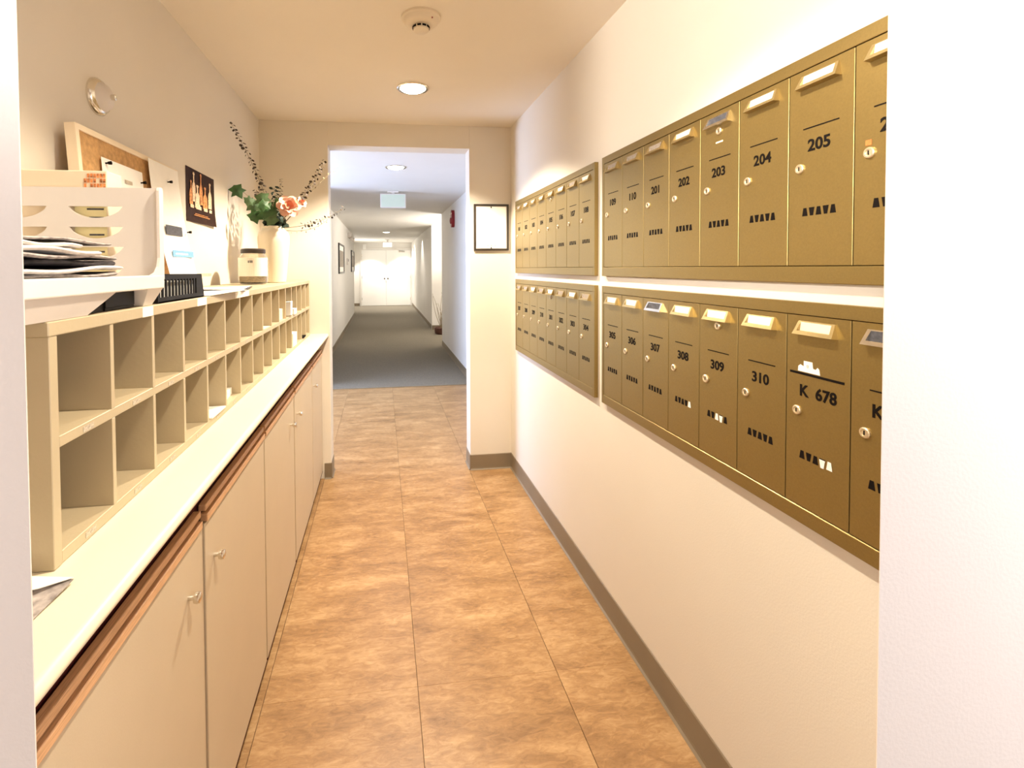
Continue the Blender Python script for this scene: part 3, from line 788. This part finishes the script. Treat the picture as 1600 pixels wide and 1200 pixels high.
build(MB().hexa([(-.738, yb + .006, PT + .001), (bx, yb + .006, PT + .001), (bx, yb + .010, PT + .001), (-.738, yb + .010, PT + .001), (-.738, yb - .012, zh), (bx, yb - .012, zh), (bx, yb - .008, zh), (-.738, yb - .008, zh)]), 'end_wall', M_bplast, t)
build(B(-.738, bx, ya - .003, ya, PT + .001, zh), 'end_wall', M_bplast, t)
tag(build(sheet_mb(-.72, -.495, 1.115, 1.338, PT + .0055, .040), 'paper_pile', M_paper), 'pile of white papers inside the black slotted basket', 'papers')

# loose sheets on top of the unit
tag(build(sheet_mb(-.74, -.462, 1.40, 1.67, PT + .001, .0012, rot=-.10, wave=.004), 'loose_sheet', M_paper), 'white sheet beside the black basket, its corner over the front edge', 'paper', 'loose sheets on the pigeonhole top')
tag(build(sheet_mb(-.73, -.484, 1.66, 1.93, PT + .001, .0030, rot=.16, wave=.003), 'dark_backed_sheet', [M_char]), 'dark-edged booklet lying under a white sheet beyond the black basket', 'booklet')
tag(build(sheet_mb(-.735, -.490, 1.67, 1.92, PT + .0050, .0010, rot=.16, wave=.003), 'loose_sheet', M_paper), 'white sheet on top of the dark-edged booklet', 'paper', 'loose sheets on the pigeonhole top')

# cream box in the corner behind the tray
t = root('file_box', (-.71, 1.107, PT), 'cream cardboard file box with orange printing standing behind the white tray', 'box')
build(B(-.790, -.576, 1.0925, 1.150, PT + .0005, 1.640, bevel=.002), 'body', M_creamb, t)
op = MB()
for i in range(7):
    for j in range(3):
        if (i * 3 + j * 5) % 7 == 3: continue
        op.box(-.621 + i * .0062, -.6165 + i * .0062, 1.0918, 1.0926, 1.604 + j * .0105, 1.6125 + j * .0105)
build(op, 'orange_printing', M_orange, t)['kind'] = 'stuff'
ts2 = build(B(-.640, -.578, 1.0914, 1.0926, 1.40, 1.598), 'yellow_sheet', M_yellow, t); ts2['label'] = 'yellow printed sheet'
lm = MB()
for j in range(7): lm.box(-.612 - .004 * (j % 2), -.583, 1.0909, 1.0915, 1.575 - j * .018, 1.5785 - j * .018)
build(lm, 'printed_lines', M_char, t)['kind'] = 'stuff'

# cork board leaning on the wall, with sheets pinned on it
BT = math.radians(4)
Yb0, Yb1, zB0, Hb = 1.28, 1.87, PT + .003, .437
bxo = -.716          # x of the front face at its foot
def bpt(y, h, d):    # point on the leaning board: h up along it, d out of its face
    return (bxo - h * math.sin(BT) + d * math.cos(BT), y, zB0 + h * math.cos(BT) + d * math.sin(BT))
def bbox_(ya, yb, ha, hb, da, db):
    return [bpt(ya, ha, da), bpt(ya, ha, db), bpt(yb, ha, db), bpt(yb, ha, da), bpt(ya, hb, da), bpt(ya, hb, db), bpt(yb, hb, db), bpt(yb, hb, da)]
cb = root('cork_board', (-.72, 1.5, PT), 'cream-framed cork board leaning against the left wall behind the trays', 'cork board')
build(MB().hexa(bbox_(Yb0 + .004, Yb1 - .004, .004, Hb - .004, -.020, -.004)), 'cork_panel', M_cork, cb)
f = MB(); fw = .014
for a in ((Yb0, Yb0 + fw, 0, Hb), (Yb1 - fw, Yb1, 0, Hb), (Yb0 + fw, Yb1 - fw, 0, fw), (Yb0 + fw, Yb1 - fw, Hb - fw, Hb)):
    f.hexa(bbox_(*a, -.024, .001))
build(f, 'frame', M_creamb, cb)
def pinned(ya, yb, ha, hb, label, flare=0., name='notice', d0=.003):
    mb = MB(); n = 10; rows = []
    for i in range(n + 1):
        u = i / n; h = hb + (ha - hb) * u
        dd = d0 + flare * u * u
        rows.append([[mb.bm.verts.new(bpt(ya + (yb - ya) * v, h, dd + .006 * math.sin(v * 3.1) * u + e)) for v in (0, .33, .66, 1)] for e in (0, .0008)])
    for a, b in zip(rows, rows[1:]):
        for e in (0, 1):
            for k in range(3): mb.bm.faces.new([a[e][k], a[e][k + 1], b[e][k + 1], b[e][k]])
        for k in (0, 3): mb.bm.faces.new([a[0][k], a[1][k], b[1][k], b[0][k]])
    for r_ in (rows[0], rows[-1]):
        for k in range(3): mb.bm.faces.new([r_[0][k], r_[0][k + 1], r_[1][k + 1], r_[1][k]])
    mb.smooth = True
    return tag(build(mb, name, M_paper), label, 'notice', 'notices pinned to the cork board')
n1 = pinned(1.375, 1.592, .10, .374, 'small white notice pinned on the cork board, left one')
pr = MB(); pr.hexa(bbox_(1.48, 1.52, .322, .332, .0062, .0070)); pr.hexa(bbox_(1.42, 1.51, .295, .299, .0062, .0070)); pr.hexa(bbox_(1.42, 1.49, .287, .290, .0062, .0070))
build(pr, 'print', M_tag, n1)['kind'] = 'stuff'
n2 = pinned(1.625, 1.845, .045, .428, 'long white notice with a blue bar, hanging in front of the cork board', flare=.035, name='notice', d0=.010)
def on_n2(ya, yb, ha, hb, m_, nm):
    u = (.428 - (ha + hb) / 2) / .383; fl = .035 * u * u
    k = MB().hexa(bbox_(ya, yb, ha, hb, .0175 + fl, .0192 + fl))
    return build(k, nm, m_, n2)
on_n2(1.66, 1.785, .186, .218, M_char, 'dark_box')['label'] = 'dark printed box'
on_n2(1.67, 1.842, .112, .134, M_blue, 'blue_bar')['label'] = 'blue printed bar'
on_n2(1.69, 1.79, .120, .125, M_paper, 'bar_lettering')
# push pins
def pin(y, h, d, label):
    p = Vector(bpt(y, h, d)); n = Vector((math.cos(BT), 0, math.sin(BT)))
    mb = MB(); mb.tube([p, p + n * .007], .0022, 8, .0022); mb.tube([p + n * .007, p + n * .015], .004, 8, .005)
    tag(build(mb, 'push_pin', M_black), label, 'push pin', 'push pins in the notices')
pin(1.392, .360, .004, 'dark push pin at the top left corner of the small notice')
pin(1.578, .340, .004, 'dark push pin at the top right corner of the small notice')
pin(1.745, .372, .014, 'dark push pin near the top of the long notice')
pin(1.835, .205, .028, 'dark push pin beside the dark printed box of the long notice')

# dark poster taped to the wall
ps = root('poster', (-.80, 2.245, 1.63), 'dark brown poster of glowing bottles taped on the left wall', 'poster')
y0, y1, z0, z1 = 2.082, 2.410, 1.632, 1.860
mb = MB(); n = 10; A_ = []
for e in (0, .0008):
    rows = []
    for i in range(n + 1):
        u = i / n; rows.append([mb.bm.verts.new((-.7985 + e + .010 * (1 - j) ** 3 * u, y0 + (y1 - y0) * u, z0 + (z1 - z0) * j)) for j in (0, .25, .5, 1)])
    A_.append(rows)
    for a, b in zip(rows, rows[1:]):
        for k in range(3): mb.bm.faces.new([a[k], a[k + 1], b[k + 1], b[k]])
for i in range(n):
    for k in (0, 3): mb.bm.faces.new([A_[0][i][k], A_[0][i + 1][k], A_[1][i + 1][k], A_[1][i][k]])
for i in (0, n):
    for k in range(3): mb.bm.faces.new([A_[0][i][k], A_[0][i][k + 1], A_[1][i][k + 1], A_[1][i][k]])
build(mb, 'sheet', M_poster, ps)
def bottle(yc, zb2, h, r, m_):
    h *= 1.18; r *= 1.3; zb2 -= .004
    pts = [(-r, 0), (r, 0), (r, h * .45), (r * .75, h * .58), (r * .25, h * .68), (r * .25, h * .9), (r * .5, h * .93), (r * .35, h), (-r * .35, h), (-r * .5, h * .93), (-r * .25, h * .9), (-r * .25, h * .68), (-r * .75, h * .58), (-r, h * .45)]
    k = MB().extrude_poly([(-.7955, yc + a, zb2 + b) for a, b in pts], (.0014, 0, 0))
    build(k, 'bottle_image', m_, ps)
for yc, zb2, h, r, m_ in ((2.125, 1.71, .085, .013, M_flame), (2.155, 1.725, .105, .014, M_light), (2.195, 1.70, .085, .022, M_light), (2.235, 1.72, .115, .014, M_flame), (2.285, 1.705, .085, .020, M_flame), (2.345, 1.715, .100, .016, M_light)):
    bottle(yc, zb2, h, r, m_)
k = MB()
for a, b in ((2.115, 2.15), (2.175, 2.235), (2.265, 2.31), (2.335, 2.365)): k.box(-.7945, -.7935, a, b, 1.692, 1.706)
build(k, 'caption_blocks', M_light, ps)
k = MB(); k.box(-.7925, -.7915, 2.15, 2.33, 1.662, 1.665); k.box(-.7925, -.7915, 2.16, 2.31, 1.669, 1.671)
build(k, 'small_print', M_flame, ps)
# card taped under the poster (its square code is left out)
tag(build(B(-.7998, -.7985, 2.17, 2.36, 1.400, 1.412), 'label_strip', M_tag), 'thin tan strip label on the left wall under the poster', 'label')

# round silver fitting high on the left wall
t = root('round_wall_fitting', (-.80, 1.475, 1.92), 'round silver fitting high on the left wall above the cork board', 'wall fitting')
build(MB().lathe([(.052, 0), (.052, .006), (.046, .014), (.040, .017)], (-.80, 1.475, 1.922), 'X', 36, 1), 'rim', M_chrome, t)
build(MB().lathe([(.040, .017), (.032, .030), (.018, .038), (0, .040)], (-.80, 1.475, 1.922), 'X', 36, 1), 'lens', M_greypl, t)
build(MB().lathe([(.008, .036), (.008, .050), (0, .052)], (-.80, 1.475, 1.922), 'X', 16, 1), 'centre_knob', M_chrome, t)

# ---------------------------------------------------------------- jar
jc = (-.632, 2.45, PT)
j = root('glass_jar', jc, 'squat glass jar with a dark lid and white label next to the vase', 'jar')
build(MB().lathe([(0, .004), (.060, .004), (.068, .012), (.070, .03), (.070, .120), (.066, .135), (.056, .146), (.055, .152), (.052, .152), (.053, .145), (.063, .133), (.067, .119), (.067, .03), (.064, .012), (0, .009)], jc, n=40), 'glass_body', M_glass, j)
build(MB().lathe([(0, .0095), (.062, .0125), (.0655, .03), (.0655, .042), (.03, .046), (0, .045)], jc, n=32), 'contents', M_granule, j)
build(MB().lathe([(0, .175), (.052, .175), (.058, .170), (.0585, .153), (.0575, .1525), (0, .1525)], jc, n=40), 'lid', M_lid, j)
mb = MB(); n = 16; ring = []
for i in range(n + 1):
    a = math.radians(-150 + 140 * i / n)
    ring.append([mb.bm.verts.new((jc[0] + r_ * math.cos(a), jc[1] + r_ * math.sin(a), jc[2] + z)) for r_, z in ((.0706, .040), (.0706, .130), (.0712, .130), (.0712, .040))])
for a, b in zip(ring, ring[1:]):
    for k in range(4): mb.bm.faces.new([a[k], a[(k + 1) % 4], b[(k + 1) % 4], b[k]])
mb.bm.faces.new(ring[0]); mb.bm.faces.new(ring[-1][::-1])
build(mb, 'paper_label', M_paper, j)
pm = MB()
for dx in (-.010, -.002, .006): pm.box(jc[0] + .004 + dx, jc[0] + .0085 + dx, jc[1] - .0722, jc[1] - .0705, jc[2] + .105, jc[2] + .116)
build(pm, 'printed_marks', M_char, j)['kind'] = 'stuff'

# ---------------------------------------------------------------- vase
vc = (-.592, 2.72, PT)
v = tag(build(MB().lathe([(0, .002), (.058, .0), (.063, .004), (.066, .03), (.076, .14), (.084, .22), (.085, .252), (.078, .275), (.062, .290), (.056, .296), (.058, .308), (.054, .309), (.050, .298), (.058, .288), (.072, .272), (.079, .25), (.078, .22), (.070, .14), (.06, .03), (0, .012)], vc, n=48), 'vase', M_vase),
        'tall cream ceramic vase of artificial flowers at the far end of the pigeonhole top', 'vase')
GV = 'artificial stems standing in the cream vase'
top = Vector((vc[0], vc[1], vc[2] + .30))
rnd = random.Random(3)
def curve_pts(a, b, sag, n=14):
    a, b, s = Vector(a), Vector(b), Vector(sag)
    return [a.lerp(b, i / n) + s * 4 * (i / n) * (1 - i / n) for i in range(n + 1)]
def leaf_disc(mb, c, n, r, k=6):
    n = n.normalized(); u = n.cross(Vector((.3, .2, .9))).normalized(); w_ = n.cross(u)
    ring = [mb.bm.verts.new(c + u * r * math.cos(2 * PI * i / k) + w_ * r * .75 * math.sin(2 * PI * i / k)) for i in range(k)]
    cc = mb.bm.verts.new(c + n * r * .25); c2 = mb.bm.verts.new(c - n * r * .12)
    for i in range(k):
        mb.bm.faces.new([ring[i], ring[(i + 1) % k], cc]); mb.bm.faces.new([ring[(i + 1) % k], ring[i], c2])
def sprig(end, sag, label, n_leaf, r0, r1, m_leaf, start=.35, base=None):
    b0 = Vector(base) if base else Vector((vc[0] + rnd.uniform(-.02, .02), vc[1] + rnd.uniform(-.02, .02), vc[2] + .02))
    mid = top + (Vector(end) - top) * .0
    pts = curve_pts(b0, mid, (0, 0, 0), 4)[:-1] + curve_pts(mid, end, sag, 16)
    t_ = root('eucalyptus_sprig', b0, label, 'artificial stem', GV)
    build(MB().tube(pts, .0020, 6, .0010), 'stem', M_stem, t_)
    mb = MB(); up = pts[4:]
    for i in range(n_leaf):
        u = start + (1 - start) * i / (n_leaf - 1)
        f_ = u * (len(up) - 1); k = min(int(f_), len(up) - 2); p = up[k].lerp(up[k + 1], f_ - k)
        d = (up[k + 1] - up[k]).normalized()
        ang = i * 1.9
        s1 = d.cross(Vector((0, 1, .2))).normalized(); s2 = d.cross(s1)
        off = s1 * math.cos(ang) + s2 * math.sin(ang)
        r = r0 + (r1 - r0) * u
        for sg in (1, -1):
            leaf_disc(mb, p + off * sg * r * 1.2, d * .5 + off * .4 * sg + Vector((rnd.uniform(-.4, .4), rnd.uniform(-.4, .4), rnd.uniform(-.4, .4))), r * rnd.uniform(.8, 1.1))
    o = build(mb, 'small_leaves', m_leaf, t_, normals=False); o['kind'] = 'stuff'
sprig((-.778, 2.62, 2.195), (.035, 0, -.02), 'tallest dark leafy stem, leaning left from the cream vase up the corner', 30, .0150, .0085, M_dark, .15)
sprig((-.318, 2.75, 2.035), (.02, 0, -.015), 'dark leafy stem leaning right from the vase towards the doorway top', 18, .0165, .0095, M_dark, .45)
sprig((-.215, 2.76, 1.775), (.02, 0, -.03), 'nearly level dark leafy stem reaching from the vase to the doorway', 16, .012, .0085, M_dark, .35)
sprig((-.560, 2.78, 1.935), (.012, 0, 0), 'short fine-leaved upright stem in the middle of the vase', 14, .009, .006, M_dark, .35)
sprig((-.675, 2.70, 1.86), (-.012, 0, 0), 'short dark stem with few leaves left of the middle of the vase', 6, .013, .011, M_dark, .7)
sprig((-.590, 2.74, 1.88), (.012, 0, 0), 'dense blackish green stem just right of the tallest stem', 16, .017, .014, M_dkgreen, .2)
def ivy_leaf_mb(c, nrm, rz, s):
    star = [(0, -.5), (.18, -.42), (.5, -.38), (.36, -.08), (.58, .18), (.26, .22), (0, .62), (-.26, .22), (-.58, .18), (-.36, -.08), (-.5, -.38), (-.18, -.42)]
    n = Vector(nrm).normalized(); u = n.cross(Vector((0, 0, 1)))
    u = u.normalized() if u.length > .1 else Vector((1, 0, 0)); w_ = u.cross(n) * -1
    ca, sa = math.cos(rz), math.sin(rz)
    mb = MB(); cc = mb.bm.verts.new(Vector(c) + n * s * .07); c2 = mb.bm.verts.new(Vector(c) + n * s * .04)
    R_ = [mb.bm.verts.new(Vector(c) + (u * (x * ca - y * sa) + w_ * (x * sa + y * ca)) * s - n * s * .12 * (x * x + y * y) * 2) for x, y in star]
    for i in range(len(R_)):
        mb.bm.faces.new([cc, R_[i], R_[(i + 1) % len(R_)]]); mb.bm.faces.new([c2, R_[(i + 1) % len(R_)], R_[i]])
    return mb
def ivy(end, sag, leaves, label):
    b0 = Vector((vc[0] - .02, vc[1] - .01, vc[2] + .02))
    pts = curve_pts(b0, top, (0, 0, 0), 4)[:-1] + curve_pts(top, end, sag, 10)
    t_ = root('ivy_branch', b0, label, 'artificial stem', GV)
    build(MB().tube(pts, .0022, 6, .0012), 'stem', M_stem, t_)
    for (x, y, z, s, rz, nx, m_) in leaves:
        build(ivy_leaf_mb((x, y, z), (nx, -1, .15), rz, s), 'leaf', m_, t_, normals=False)
ivy((-.735, 2.64, 1.845), (-.01, 0, .03), [(-.752, 2.63, 1.842, .075, .5, .3, M_leaf), (-.675, 2.66, 1.770, .080, 1.2, .1, M_leaf2), (-.665, 2.64, 1.715, .075, 2.4, .2, M_leaf), (-.690, 2.62, 1.790, .055, 1.9, .4, M_leaf2)], 'ivy branch leaning left out of the vase, one bright leaf at its tip')
ivy((-.575, 2.66, 1.80), (0, -.02, 0), [(-.630, 2.64, 1.800, .080, .2, .0, M_leaf2), (-.600, 2.63, 1.735, .095, 2.9, .2, M_leaf), (-.560, 2.66, 1.775, .070, -.7, -.2, M_leaf), (-.585, 2.63, 1.700, .075, 3.6, .2, M_leaf2), (-.610, 2.60, 1.765, .060, 1.1, .5, M_leaf)], 'leafy ivy branch hanging over the middle of the vase rim')
# dark filler foliage at the mouth
t_ = root('moss_filler', top, 'dark mossy filler foliage around the mouth of the vase', 'artificial foliage', GV)
mb = MB()
for i in range(110):
    p = top + Vector((rnd.uniform(-.045, .06), rnd.uniform(-.05, .04), rnd.uniform(.0, .075)))
    leaf_disc(mb, p, Vector((rnd.uniform(-1, 1), rnd.uniform(-1, 1), rnd.uniform(-1, 1))), rnd.uniform(.013, .022))
o = build(mb, 'small_leaves', M_dkgreen, t_, normals=False); o['kind'] = 'stuff'
mb = MB().tube([Vector(vc) + Vector((0, 0, .02)), top], .012, 8); build(mb, 'stem', M_stem, t_)
# pink rose
def rose(c, s, nrm, label, closed=0., nm='rose'):
    c = Vector(c); n = Vector(nrm).normalized(); u = n.cross(Vector((0, 0, 1))).normalized(); w_ = n.cross(u)
    b0 = Vector((vc[0] + .02, vc[1], vc[2] + .03))
    t_ = root(nm, b0, label, 'artificial flower', GV)
    build(MB().tube(curve_pts(b0, top + Vector((.02, 0, -.01)), (0, 0, 0), 3)[:-1] + curve_pts(top + Vector((.02, 0, -.01)), c - n * s * .35, (0, 0, -.01), 5), .0025, 6), 'stem', M_stem, t_)
    for layer, (cnt, rad, tilt, sz) in enumerate(((6, .60, .35, .62), (5, .36, .85, .55), (4, .16, 1.25, .42))):
        for k in range(cnt):
            a = 2 * PI * (k + .37 * layer) / cnt + rnd.uniform(-.15, .15)
            rd = (u * math.cos(a) + w_ * math.sin(a)); tg = n.cross(rd)
            dirp = (rd * math.cos(tilt + closed) + n * math.sin(tilt + closed)).normalized(); inw = dirp.cross(tg).normalized()
            mb = MB(); G_ = {}; nu, nv = 5, 5
            for e in (0, 1):
                for i in range(nu + 1):
                    for j_ in range(nv + 1):
                        q, r_ = i / nu, j_ / nv * 2 - 1
                        wid = sz * s * .62 * math.sin(PI * min(1, .12 + q * .80)) ** .6
                        p = c + rd * rad * s * .35 - n * s * .15 + dirp * q * sz * s + tg * r_ * wid + inw * (-.22 * s * sz * (r_ * r_) * (1 if layer else .6) + .16 * s * q * q) * -1 + n * (e * .0008)
                        G_[e, i, j_] = mb.bm.verts.new(p)
                for i in range(nu):
                    for j_ in range(nv): mb.bm.faces.new([G_[e, i, j_], G_[e, i + 1, j_], G_[e, i + 1, j_ + 1], G_[e, i, j_ + 1]])
            mb.smooth = True
            build(mb, 'petal', M_rose if layer < 2 else M_rose2, t_, normals=False)
rose((-.493, 2.64, 1.768), .078, (.25, -1, .35), 'open pink rose on the right side of the vase')
rose((-.438, 2.72, 1.800), .040, (.8, -.6, .4), 'smaller half-hidden pink rose behind the open one', .2)
# pale dried grass stems and the ghostly fine twigs
for k, (ex, ez) in enumerate(((-.25, 2.02), (-.30, 1.72))):
    b0 = Vector((vc[0] + .01 * k, vc[1], vc[2] + .03))
    pts = curve_pts(b0, top, (0, 0, 0), 3)[:-1] + curve_pts(top, (ex, 2.80, ez), (.02, 0, .02 - .06 * k), 12)
    t_ = root('dried_grass', b0, ('thin pale dried stem arching up towards the doorway', 'thin pale drooping dried stem below the level leafy one')[k], 'artificial stem', GV)
    build(MB().tube(pts, .0022, 5, .0008), 'stem', M_stem, t_)
    mb = MB()
    for i in range(9):
        leaf_disc(mb, pts[6 + i] + Vector((rnd.uniform(-.006, .006), 0, rnd.uniform(-.01, .004))), Vector((1, rnd.uniform(-1, 1), 0)), .0065)
    o = build(mb, 'seed_heads', M_stem, t_, normals=False); o['kind'] = 'stuff'

# ================================================================ ALCOVE POT WITH TWIGS
t = root('twig_pot', (1.27, 10.2, .004), 'low brown floor planter of dark twigs in the alcove behind the right hallway wall', 'potted twigs')
build(MB().lathe([(0, .001), (.13, 0), (.15, .02), (.165, .12), (.16, .14), (.145, .14), (.14, .12), (0, .11)], (1.27, 10.2, .004), n=28), 'pot', M_pot, t)
for k in range(8):
    a = k * .9
    e = (1.27 + .13 * math.cos(a) - .07, 10.2 + .12 * math.sin(a), .80 + .14 * math.sin(k * 2.3))
    pts = curve_pts((1.27, 10.2, .1), e, (.05 * math.sin(k * 1.7), 0, 0), 8)
    build(MB().tube(pts, .007, 5, .003), 'twig', M_stem, t)
